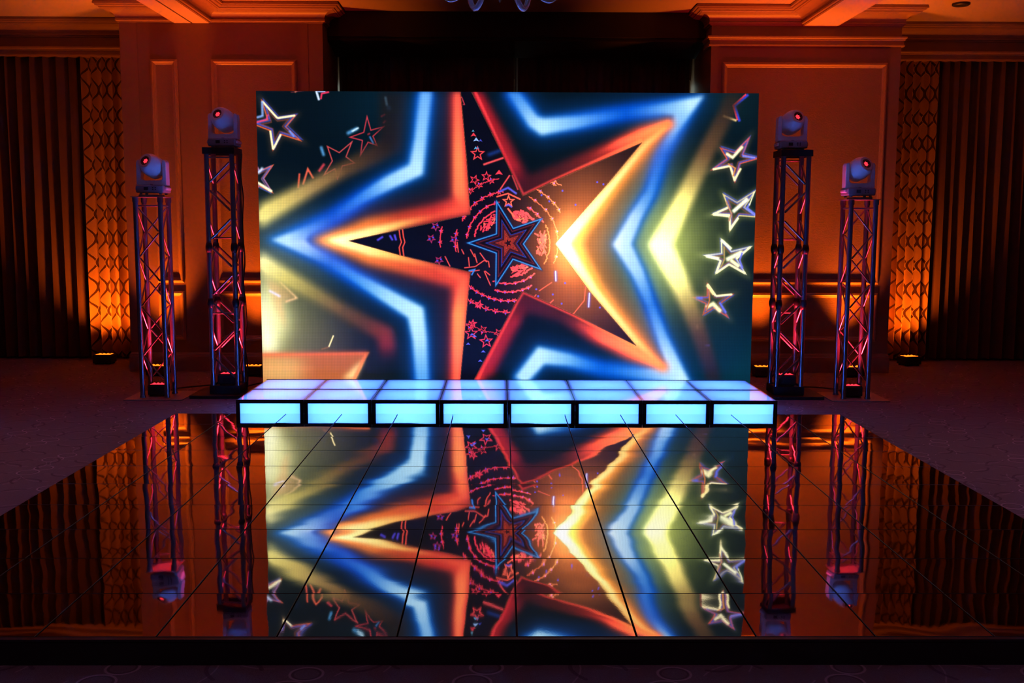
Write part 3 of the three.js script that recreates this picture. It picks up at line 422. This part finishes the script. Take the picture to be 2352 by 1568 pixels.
// ---------------------------------------------------------------- LED screen
{
  const t = thing('led_screen', 'huge LED video wall showing glowing nested stars', 'screen', [-.01, 0, -1.3]);
  const face = put('display', new THREE.PlaneGeometry(5, 3).translate(0, DECK + 1.5, 0), new THREE.MeshPhysicalMaterial({ color: new THREE.Color(.006, .006, .007), roughness: .7, specularIntensity: .12, emissive: 0xffffff, emissiveIntensity: 1, emissiveMap: screenArt() }), t);
  face.userData.label = 'glowing picture of nested five-pointed stars';
  const cab = merge(Array.from({ length: 60 }, (_, i) => rbox(.498, .498, .07, .004, -2.25 + (i % 10) * .5, DECK + .25 + Math.floor(i / 10) * .5, -.037, 1)));
  put('cabinet', cab, blackPlastic, t);
  put('base_beam', merge([span(-2.5, 2.5, 0, DECK, -.09, -.005), ...[-2, -.7, .7, 2].map((x) => span(x - .03, x + .03, 0, .05, -.6, -.09))]), blackMetal, t);
  for (const x of [-2, -.7, .7, 2]) put('rear_strut', merge([bar(V(x, .05, -.57), V(x, 2.2, -.09), .02), bar(V(x, .05, -.09), V(x, 2.9, -.09), .02)]), blackMetal, t);
  const l = new THREE.RectAreaLight(new THREE.Color(.9, .75, .8), .008, 5, 3); l.position.set(0, DECK + 1.5, .01); l.rotation.set(0, Math.PI, 0); t.add(l);
}

// ---------------------------------------------------------------- dance floor
{
  const t = thing('dance_floor', 'black mirror dance floor of square tiles on a low black platform', 'dance floor');
  put('platform', span(-3.0, 3.0, .0, DECK - .03, .02, 4.995), blackPlastic, t);
  const wave = texture(noiseCanvas(256, 3, 2, 61), { srgb: false });
  const mirror = std([.60, .585, .57], .025, 1, { bumpMap: wave, bumpScale: .0016 });
  const side = std([.02, .018, .016], .5);
  const r = rng(123), W = .494, kinds = [];
  for (let k = 0; k < 6; k++) {
    const s = W / 2, b = .002, top = [[-s + b, 0, -s + b], [s - b, 0, -s + b], [s - b, 0, s - b], [-s + b, 0, s - b]], rim = [[-s, -b, -s], [s, -b, -s], [s, -b, s], [-s, -b, s]], low = rim.map((p) => [p[0], -.03, p[2]]);
    const pos = [], uv = [], u0 = r(), v0 = r(), quad = (a, b2, c, d) => { for (const p of [a, d, c, a, c, b2]) { pos.push(...p); uv.push(u0 + p[0], v0 + p[2]); } };
    quad(...top); for (let i = 0; i < 4; i++) { const j = (i + 1) % 4; quad(rim[i], rim[j], top[j], top[i]); quad(low[i], low[j], rim[j], rim[i]); }
    const g = fromTriangles(pos, uv); g.addGroup(0, 6, 0); g.addGroup(6, 48, 1); kinds.push(g);
  }
  for (let row = 0; row < 10; row++) for (let col = 0; col < 12; col++) {
    const m = put('tile', kinds[Math.floor(r() * 6)], [mirror, side], t); m.position.set(-2.75 + .5 * col, DECK, 4.75 - .5 * row); m.rotation.set((r() - .5) * .0022, 0, (r() - .5) * .0022);
  }
  const ramp = (x0, x1) => { const s = new THREE.Shape([new THREE.Vector2(x0, 0), new THREE.Vector2(x1, 0), new THREE.Vector2(x1, .03), new THREE.Vector2(x0, DECK - .004)]); return new THREE.ExtrudeGeometry(s, { depth: 4.99, bevelEnabled: false }).translate(0, 0, .02); };
  put('edge_trim', ramp(3.002, 3.085), blackMetal, t); put('edge_trim', ramp(3.002, 3.085).rotateY(Math.PI).translate(0, 0, 5.03), blackMetal, t);
  put('edge_trim', merge([span(-3.085, 3.085, 0, DECK - .012, 5.0, 5.02), span(-3.085, 3.085, DECK - .012, DECK - .002, 5.0, 5.024)]), blackPlastic, t);
}

// ---------------------------------------------------------------- stage of light boxes
{
  const S = .61, H = .24, frost = new THREE.MeshPhysicalMaterial({ color: new THREE.Color(.86, .93, 1), roughness: 1, transmission: .75, thickness: 0, side: THREE.DoubleSide, emissive: new THREE.Color(.0, .07, .2), emissiveIntensity: 1 });
  const white = std([.75, .78, .8], .8), glassTop = new THREE.MeshPhysicalMaterial({ color: 0xffffff, roughness: .04, transmission: 1, thickness: 0, ior: 1.5 });
  const glow = std([.1, .1, .1], .6, 0, { emissive: CYAN, emissiveIntensity: .5 }), edge = std([.10, .10, .115], .35, .7);
  const g = (name, label) => {
    const t = thing(name, label, 'light box', [0, 0, 0], 0, 'cyan light boxes of the stage'), h = S / 2 - .001;
    put('frame', merge([...[-1, 1].flatMap((a) => [-1, 1].map((b) => span(a * (h - .017) - .017, a * (h - .017) + .017, 0, H - .02, b * (h - .017) - .017, b * (h - .017) + .017))), ...[-1, 1].flatMap((a) => [span(-h + .03, h - .03, H - .034, H - .02, a * (h - .011) - .011, a * (h - .011) + .011), span(-h + .03, h - .03, 0, .03, a * (h - .011) - .011, a * (h - .011) + .011), span(a * (h - .015) - .015, a * (h - .015) + .015, H - .05, H - .02, -h + .03, h - .03), span(a * (h - .011) - .011, a * (h - .011) + .011, 0, .03, -h + .03, h - .03)])]), blackPlastic, t);
    for (const a of [-1, 1]) put('top_rim', span(-h, h, H - .02, H, a * (h - .003) - .003, a * (h - .003) + .003), edge, t);
    put('top_panel', span(-h + .004, h - .004, H - .011, H - .007, -h + .008, h - .008), frost, t);
    put('glass_cover', new THREE.PlaneGeometry(S - .004, S - .012).rotateX(-Math.PI / 2).translate(0, H - .003, 0), glassTop, t);
    put('floor_panel', span(-h + .03, h - .03, .004, .012, -h + .03, h - .03), white, t);
    const lamp = put('led_plate', span(-.2, .2, .014, .02, -.2, .2), glow, t); lamp.userData.label = 'glowing cyan lamp plate';
    const l = new THREE.RectAreaLight(CYAN, BOX_LAMP, .4, .4); l.position.set(0, .024, 0); l.rotation.set(Math.PI / 2, 0, 0); t.add(l);
    return t;
  };
  const front = g('light_box', ''), h = S / 2 - .001;
  for (const a of [-1, 1]) put('side_panel', span(a * (h - .008) - .002, a * (h - .008) + .002, .03, H - .05, -h + .03, h - .03), frost, front);
  const fp = put('front_panel', span(-h + .03, h - .03, .03, H - .034, h - .014, h - .01), frost, front); fp.userData.label = 'glowing cyan front';
  const back = g('light_box', '');
  for (const a of [-1, 1]) put('side_panel', span(a * (h - .008) - .002, a * (h - .008) + .002, .03, H - .05, -h + .03, h - .03), frost, back);
  put('back_panel', span(-h + .03, h - .03, .03, H - .046, -h + .01, -h + .014), white, back);
  const nth = ['first', 'second', 'third', 'fourth', 'fifth', 'sixth', 'seventh', 'last'];
  for (const [proto, row, z] of [[front, 'front', -.305], [back, 'rear', -.917]]) for (let k = 0; k < 8; k++) {
    const label = `glowing cyan light box, ${nth[k]} from the left in the ${row} row of the stage`, o = k ? copy(proto, label) : proto;
    o.userData.label = label; o.position.set(-.015 + (k - 3.5) * S, 0, z);
  }
}

// ---------------------------------------------------------------- LED uplights
function uplight(label, group, [x, y, z], turn, color, power, tilt, spread, size = 1) {
  const t = thing('uplight', label, 'uplight', [x, y, z], turn, group);
  t.scale.set(size, 1, size);
  put('body', merge([rbox(.24, .1, .2, .012, 0, .065, 0), ...[[-1, -1], [1, -1], [1, 1], [-1, 1]].map(([a, b]) => disc(.014, .016, 10, a * .09, .008, b * .07))]), blackPlastic, t);
  put('rim', merge([-1, 1].flatMap((a) => [rbox(.226, .012, .012, .004, 0, .118, a * .086), rbox(.012, .012, .184, .004, a * .107, .118, 0)])), blackMetal, t);
  put('control_panel', rbox(.1, .04, .006, .002, 0, .06, .1), rubber, t);
  const lens = std([.05, .05, .05], .2, 0, { emissive: color, emissiveIntensity: 2.6 });
  for (const a of [-1.5, -.5, .5, 1.5]) for (const b of [-1, 0, 1]) put('lens_light', new THREE.SphereGeometry(.021, 10, 3, 0, 2 * Math.PI, 0, Math.PI / 2).scale(1, .55, 1).translate(a * .05, .115, b * .055), lens, t);
  const l = new THREE.SpotLight(color, power, 0, spread, 1, 2); l.position.set(0, .16, 0); l.target.position.set(0, 3, -3 * Math.tan(tilt)); l.castShadow = true; l.shadow.radius = 3; t.add(l, l.target);
  return t;
}
const gw = 'amber uplights along the wall piers', gd = 'amber uplights before the trellis curtains', gt = 'red uplights inside the truss towers';
uplight('black LED uplight glowing amber before the narrow wall panel', gw, [-4.17, 0, -3.06], 0, AMBER, WALL_LAMP, .09, .53);
uplight('black LED uplight glowing amber beside the left edge of the LED screen', gw, [-3.04, 0, -3.06], 0, AMBER, WALL_LAMP, .09, .53);
uplight('black LED uplight glowing amber beside the right edge of the LED screen', gw, [3.08, 0, -3.08], 0, AMBER, WALL_LAMP, .09, .53);
uplight('black LED uplight glowing amber behind the short right truss tower', gw, [4.16, 0, -3.08], 0, AMBER, WALL_LAMP, .09, .53);
uplight('black LED uplight glowing amber at the foot of the left trellis curtain', gd, [-5.2, 0, -4.08], 0, AMBER, DRAPE_LAMP, .32, .95);
uplight('black LED uplight glowing amber at the foot of the right trellis curtain', gd, [5.24, 0, -4.08], .25, AMBER, DRAPE_LAMP, .32, .95);

// ---------------------------------------------------------------- truss towers
function braceSet(t, c, y0, n, pitch, rise, patterns, r, mat) {
  // patterns: for front, back, left, right whether the topmost brace falls towards +x (or +z)
  const gap = .028, L = 2 * c - 2 * gap;
  const geo = bar(V(-L / 2, rise / 2, 0), V(L / 2, -rise / 2, 0), r, 10);
  for (const [face, falls] of Object.entries(patterns)) for (let k = 0; k < n; k++) {
    const m = put('brace', geo, mat, t); const down = (k % 2 === 0) === falls; m.position.y = y0 - rise / 2 - k * pitch;
    if (face === 'front') m.position.z = c; if (face === 'back') m.position.z = -c;
    if (face === 'left') { m.position.x = -c; m.rotation.y = -Math.PI / 2; } if (face === 'right') { m.position.x = c; m.rotation.y = -Math.PI / 2; }
    if (!down) m.rotation.y += Math.PI;
  }
}
const gs = 'truss towers beside the screen';
function shortTower(label) {
  const t = thing('truss_tower', label, 'truss tower', [0, 0, 0], 0, gs), c = .126, top = 2.07;
  put('base_plate', rbox(.6, .012, .56, .003, .02, .006, -.02), plateSteel, t);
  for (const a of [-1, 1]) for (const b of [-1, 1]) put('chord', merge([bar(V(a * c, .012, b * c), V(a * c, top, b * c), .025, 18), disc(.031, .02, 18, a * c, .022, b * c), disc(.031, .05, 18, a * c, top - .025, b * c)]), steel, t);
  braceSet(t, c, 1.96, 7, .2535, .235, { front: true, back: false, left: false, right: true }, .0085, steel);
  for (const y of [1.985]) for (const [a, b] of [[0, 1], [0, -1], [1, 0], [-1, 0]]) put('rung', a ? bar(V(a * c, y, -c), V(a * c, y, c), .009, 10) : bar(V(-c, y, b * c), V(c, y, b * c), .009, 10), steel, t);
  put('top_plate', merge([rbox(.33, .008, .33, .002, 0, top + .004, 0), rbox(.2, .02, .2, .004, 0, top + .018, 0)]), plateSteel, t);
  return t;
}
function tallTower(label) {
  const t = thing('truss_tower', label, 'truss tower', [0, 0, 0], 0, gs), c = .13, top = 2.575;
  put('base_plate', rbox(.68, .035, .56, .006, 0, .0175, 0), blackMetal, t);
  put('foot_frame', merge([-1, 1].flatMap((a) => [span(-c - .03, c + .03, .035, .12, a * (c + .02) - .006, a * (c + .02) + .006), span(a * (c + .02) - .006, a * (c + .02) + .006, .035, .12, -c - .02, c + .02)]).concat(span(-c, c, .1, .108, -c, c))), blackMetal, t);
  for (const a of [-1, 1]) for (const b of [-1, 1]) {
    put('chord', bar(V(a * c, .035, b * c), V(a * c, top - .01, b * c), .025, 18), steel, t);
    for (const y of [.985, 1.56]) put('coupler', new THREE.LatheGeometry([[0, -.05], [.026, -.05], [.034, -.02], [.036, 0], [.034, .02], [.026, .05], [0, .05]].map(([x, z]) => new THREE.Vector2(x, z)), 18).translate(a * c, y, b * c), blackMetal, t);
  }
  braceSet(t, c, 2.43, 8, .289, .2, { front: true, back: true, left: true, right: true }, .0115, steel);
  for (const y of [2.48, 1.66, .88]) for (const b of [-1]) put('rung', bar(V(-c, y, b * c), V(c, y, b * c), .0095, 10), steel, t);
  put('top_plate', merge([rbox(.325, .01, .325, .002, 0, top, 0), ...[-1, 1].flatMap((a) => [span(-.163, .163, top - .062, top, a * .16 - .003, a * .16 + .003), span(a * .16 - .003, a * .16 + .003, top - .062, top, -.16, .16)])]), blackMetal, t);
  return t;
}
const TOWERS = [
  [shortTower('short aluminium truss tower on a thin plate before the narrow wall panel'), -3.665, -1.56, 0],
  [tallTower('tall dark truss tower on a thick plate at the left edge of the LED screen'), -2.965, -1.69, Math.PI],
  [tallTower('tall dark truss tower on a thick plate at the right edge of the LED screen'), 2.96, -1.69, 0],
  [shortTower('short aluminium truss tower on a thin plate near the right trellis curtain'), 3.63, -1.56, 0],
];
put('power_cable', tube(Array.from({ length: 12 }, (_, k) => [-.163 - .012 * Math.sin(k * 2.3), .06 + k * .225, .125 + .012 * Math.cos(k * 1.7)]), .008, 90, 6), rubber, TOWERS[1][0]);
for (const [t, x, z, a] of TOWERS) { t.position.set(x, 0, z); t.rotation.y = a; }
const sides = ['inside the short left truss tower', 'inside the tall left truss tower', 'inside the tall right truss tower', 'inside the short right truss tower'];
TOWERS.forEach(([, x, z], i) => uplight(`black LED uplight glowing red ${sides[i]}`, gt, [x, i % 3 ? .109 : .0135, z], 0, RED, TRUSS_LAMP, 0, .62, .78));

// ---------------------------------------------------------------- moving-head spotlights
function movingHead(label, [x, y, z], turn, aim) {
  const t = thing('moving_head', label, 'stage light', [x, y, z], turn, 'moving-head spotlights on the towers');
  const base = put('base', merge([rbox(.285, .078, .25, .016, 0, .055, 0), ...[[-1, -1], [1, -1], [1, 1], [-1, 1]].map(([a, b]) => disc(.015, .018, 12, a * .1, .009, b * .085))]), darkCasing, t);
  put('display_panel', merge([rbox(.044, .032, .005, .002, -.035, .058, .126), ...[0, 1, 2, 3].map((k) => disc(.006, .006, 10).rotateX(Math.PI / 2).translate(.035 + (k % 2) * .026, .05 + (k >> 1) * .018, .126))]), rubber, base);
  for (const a of [-1, 1]) put('handle', merge([rbox(.02, .03, .16, .008, a * .15, .06, 0), rbox(.02, .02, .02, .004, a * .142, .06, .07), rbox(.02, .02, .02, .004, a * .142, .06, -.07)]), casing, base);
  const s = new THREE.Shape(), w = .146, i = .117, hb = .1, ht = .345;
  s.moveTo(-w, hb); s.lineTo(w, hb); s.lineTo(w, ht - .035); s.quadraticCurveTo(w, ht, w - .022, ht); s.quadraticCurveTo(i, ht, i, ht - .03); s.lineTo(i, hb + .075); s.quadraticCurveTo(i, hb + .04, i - .05, hb + .036); s.lineTo(-i + .05, hb + .036); s.quadraticCurveTo(-i, hb + .04, -i, hb + .075); s.lineTo(-i, ht - .03); s.quadraticCurveTo(-i, ht, -w + .022, ht); s.quadraticCurveTo(-w, ht, -w, ht - .035); s.closePath();
  put('yoke', new THREE.ExtrudeGeometry(s, { depth: .1, bevelEnabled: true, bevelSize: .006, bevelThickness: .008, bevelSegments: 2, curveSegments: 8 }).translate(0, 0, -.05), casing, t);
  put('pivot', merge([disc(.06, .012, 20, 0, .098, 0), bar(V(-.116, .288, 0), V(.116, .288, 0), .028, 14)]), darkCasing, t);
  const q = new THREE.Quaternion().setFromUnitVectors(V(0, 1, 0), V(...aim).normalize());
  const turnIt = (g) => g.applyQuaternion(q).translate(0, .288, 0);
  const lathe = (p) => turnIt(new THREE.LatheGeometry(p.map(([a, b]) => new THREE.Vector2(a, b)), 30));
  const head = put('head', lathe([[0, -.125], [.05, -.124], [.082, -.115], [.103, -.09], [.112, -.05], [.114, 0], [.11, .045], [.098, .085], [.08, .118], [.072, .126], [.05, .126], [.046, .118]]), casing, t);
  put('lens_ring', lathe([[.05, .12], [.048, .127], [.042, .127], [.04, .118], [.038, .108], [.0, .108]]), blackPlastic, head);
  const lens = std([.04, .01, .012], .15, 0, { emissive: new THREE.Color(1, .035, .06), emissiveIntensity: 1.5 });
  const dots = [[0, 0], ...Array.from({ length: 6 }, (_, k) => [.0175 * Math.cos(k * 1.047), .0175 * Math.sin(k * 1.047)])];
  put('lens_light', merge(dots.map(([a, b]) => turnIt(new THREE.SphereGeometry(.0092, 8, 3, 0, 2 * Math.PI, 0, Math.PI / 2).scale(1, .5, 1).translate(a, .114, b)))), lens, head);
  return t;
}
movingHead('moving-head spotlight on the short left tower, lens glowing red', [-3.645, 2.099, -1.56], 0, [-.34, .42, .85]);
movingHead('moving-head spotlight on the tall left tower, lens glowing red', [-2.94, 2.58, -1.69], 0, [-.3, .42, .86]);
movingHead('moving-head spotlight on the tall right tower, lens glowing red', [2.935, 2.58, -1.69], 0, [.3, .42, .86]);
movingHead('moving-head spotlight on the short right tower, lens glowing red', [3.61, 2.099, -1.56], 0, [.34, .42, .85]);

// ---------------------------------------------------------------- chandelier, of which the lowest loops hang into view
{
  const t = thing('chandelier', 'glass chandelier whose lowest curled arms hang into view', 'chandelier', [-.085, 0, 1.6]);
  const opal = new THREE.MeshPhysicalMaterial({ color: new THREE.Color(.72, .76, .82), roughness: .12, transmission: .35, thickness: 0, clearcoat: 1, clearcoatRoughness: .05 });
  put('canopy', new THREE.LatheGeometry([[0, 4.3], [.04, 4.3], [.075, 4.33], [.08, 4.37], [0, 4.37]].map(([a, b]) => new THREE.Vector2(a, b)), 24), steel, t);
  put('stem', merge([bar(V(0, 3.55, 0), V(0, 4.31, 0), .012), disc(.04, .05, 20, 0, 3.72, 0), disc(.05, .04, 20, 0, 3.6, 0)]), steel, t);
  put('finial', new THREE.LatheGeometry([[0, 3.372], [.008, 3.385], [.012, 3.41], [.03, 3.45], [.045, 3.5], [.03, 3.55], [0, 3.56]].map(([a, b]) => new THREE.Vector2(a, b)), 20), opal, t);
  for (let k = 0; k < 6; k++) {
    const a = k * Math.PI / 3 + .02, arm = put('arm', tube([[.03, 3.6, 0], [.13, 3.66, 0], [.22, 3.55, 0], [.27, 3.44, 0], [.35, 3.396, 0], [.42, 3.45, 0], [.43, 3.54, 0], [.4, 3.62, 0]], .021, 48, 10).rotateY(a), opal, t);
    put('glass_cup', new THREE.LatheGeometry([[.012, 3.6], [.035, 3.62], [.06, 3.66], [.07, 3.72], [.066, 3.72], [.055, 3.665], [.03, 3.63], [0, 3.62]].map(([x, y]) => new THREE.Vector2(x, y)), 20).translate(.4, 0, 0).rotateY(a), opal, arm);
  }
}
// recessed ceiling speaker at the upper edge of the picture
{ const t = thing('ceiling_speaker', 'small black round ceiling fitting above the right curtains', 'ceiling fitting', [5.25, CEIL, -3.1]); put('ring', new THREE.LatheGeometry([[0, -.03], [.06, -.032], [.085, -.03], [.1, -.018], [.1, 0]].map(([a, b]) => new THREE.Vector2(a, b)), 28), blackPlastic, t); put('grille', disc(.055, .004, 24, 0, -.033, 0), rubber, t); }

// unseen fill lamps added overhead to put mauve light on the carpet
for (const [x, z, k, where] of [[-4.7, 2.2, 1, 'over the carpet left of the dance floor'], [4.7, 2.2, 1, 'over the carpet right of the dance floor'], [-1.8, 7.2, .55, 'over the carpet before the dance floor, nearer the left wall'], [1.8, 7.2, .55, 'over the carpet before the dance floor, nearer the right wall']]) {
  const t = thing('added_downlight', 'unseen mauve fill lamp added ' + where, 'added fill light', [x, CEIL, z], 0, 'unseen added fill lamps');
  const mauve = new THREE.Color(1, .40, .70);
  put('trim_ring', new THREE.LatheGeometry([[.06, -.004], [.075, -.012], [.095, -.01], [.1, 0]].map(([a, b]) => new THREE.Vector2(a, b)), 28), trimPaint, t);
  put('lamp_glass', disc(.06, .006, 24, 0, -.006, 0), std([.2, .2, .2], .5, 0, { emissive: mauve, emissiveIntensity: 1 }), t);
  const l = new THREE.SpotLight(mauve, FILL_LAMP * k, 0, .85, 1, 2); l.position.set(0, -.03, 0); l.target.position.set(0, -4, 0); l.castShadow = true; l.shadow.radius = 3; t.add(l, l.target);
}

// ---------------------------------------------------------------- cables on the carpet
function cable(label, pts) { tag(put('cable', tube(pts, .007, 60, 6), rubber), label, 'cable', 'black cables on the carpet'); }
cable('black cable lying on the carpet between the two left towers', [[-3.66, .012, -1.95], [-3.6, .009, -2.08], [-3.42, .009, -2.22], [-3.3, .009, -2.28], [-3.12, .009, -2.12], [-2.98, .009, -2.05]]);
cable('black cable lying on the carpet between the two right towers', [[3.0, .009, -2.1], [3.2, .009, -2.2], [3.42, .009, -2.22], [3.66, .009, -2.02], [3.64, .012, -1.95]]);
cable('black cable running from the tall left tower to the wall', [[-2.95, .009, -2.0], [-2.85, .009, -2.35], [-2.7, .009, -2.6], [-2.9, .009, -2.9], [-3.0, .009, -2.97]]);

renderer.render(scene, camera);
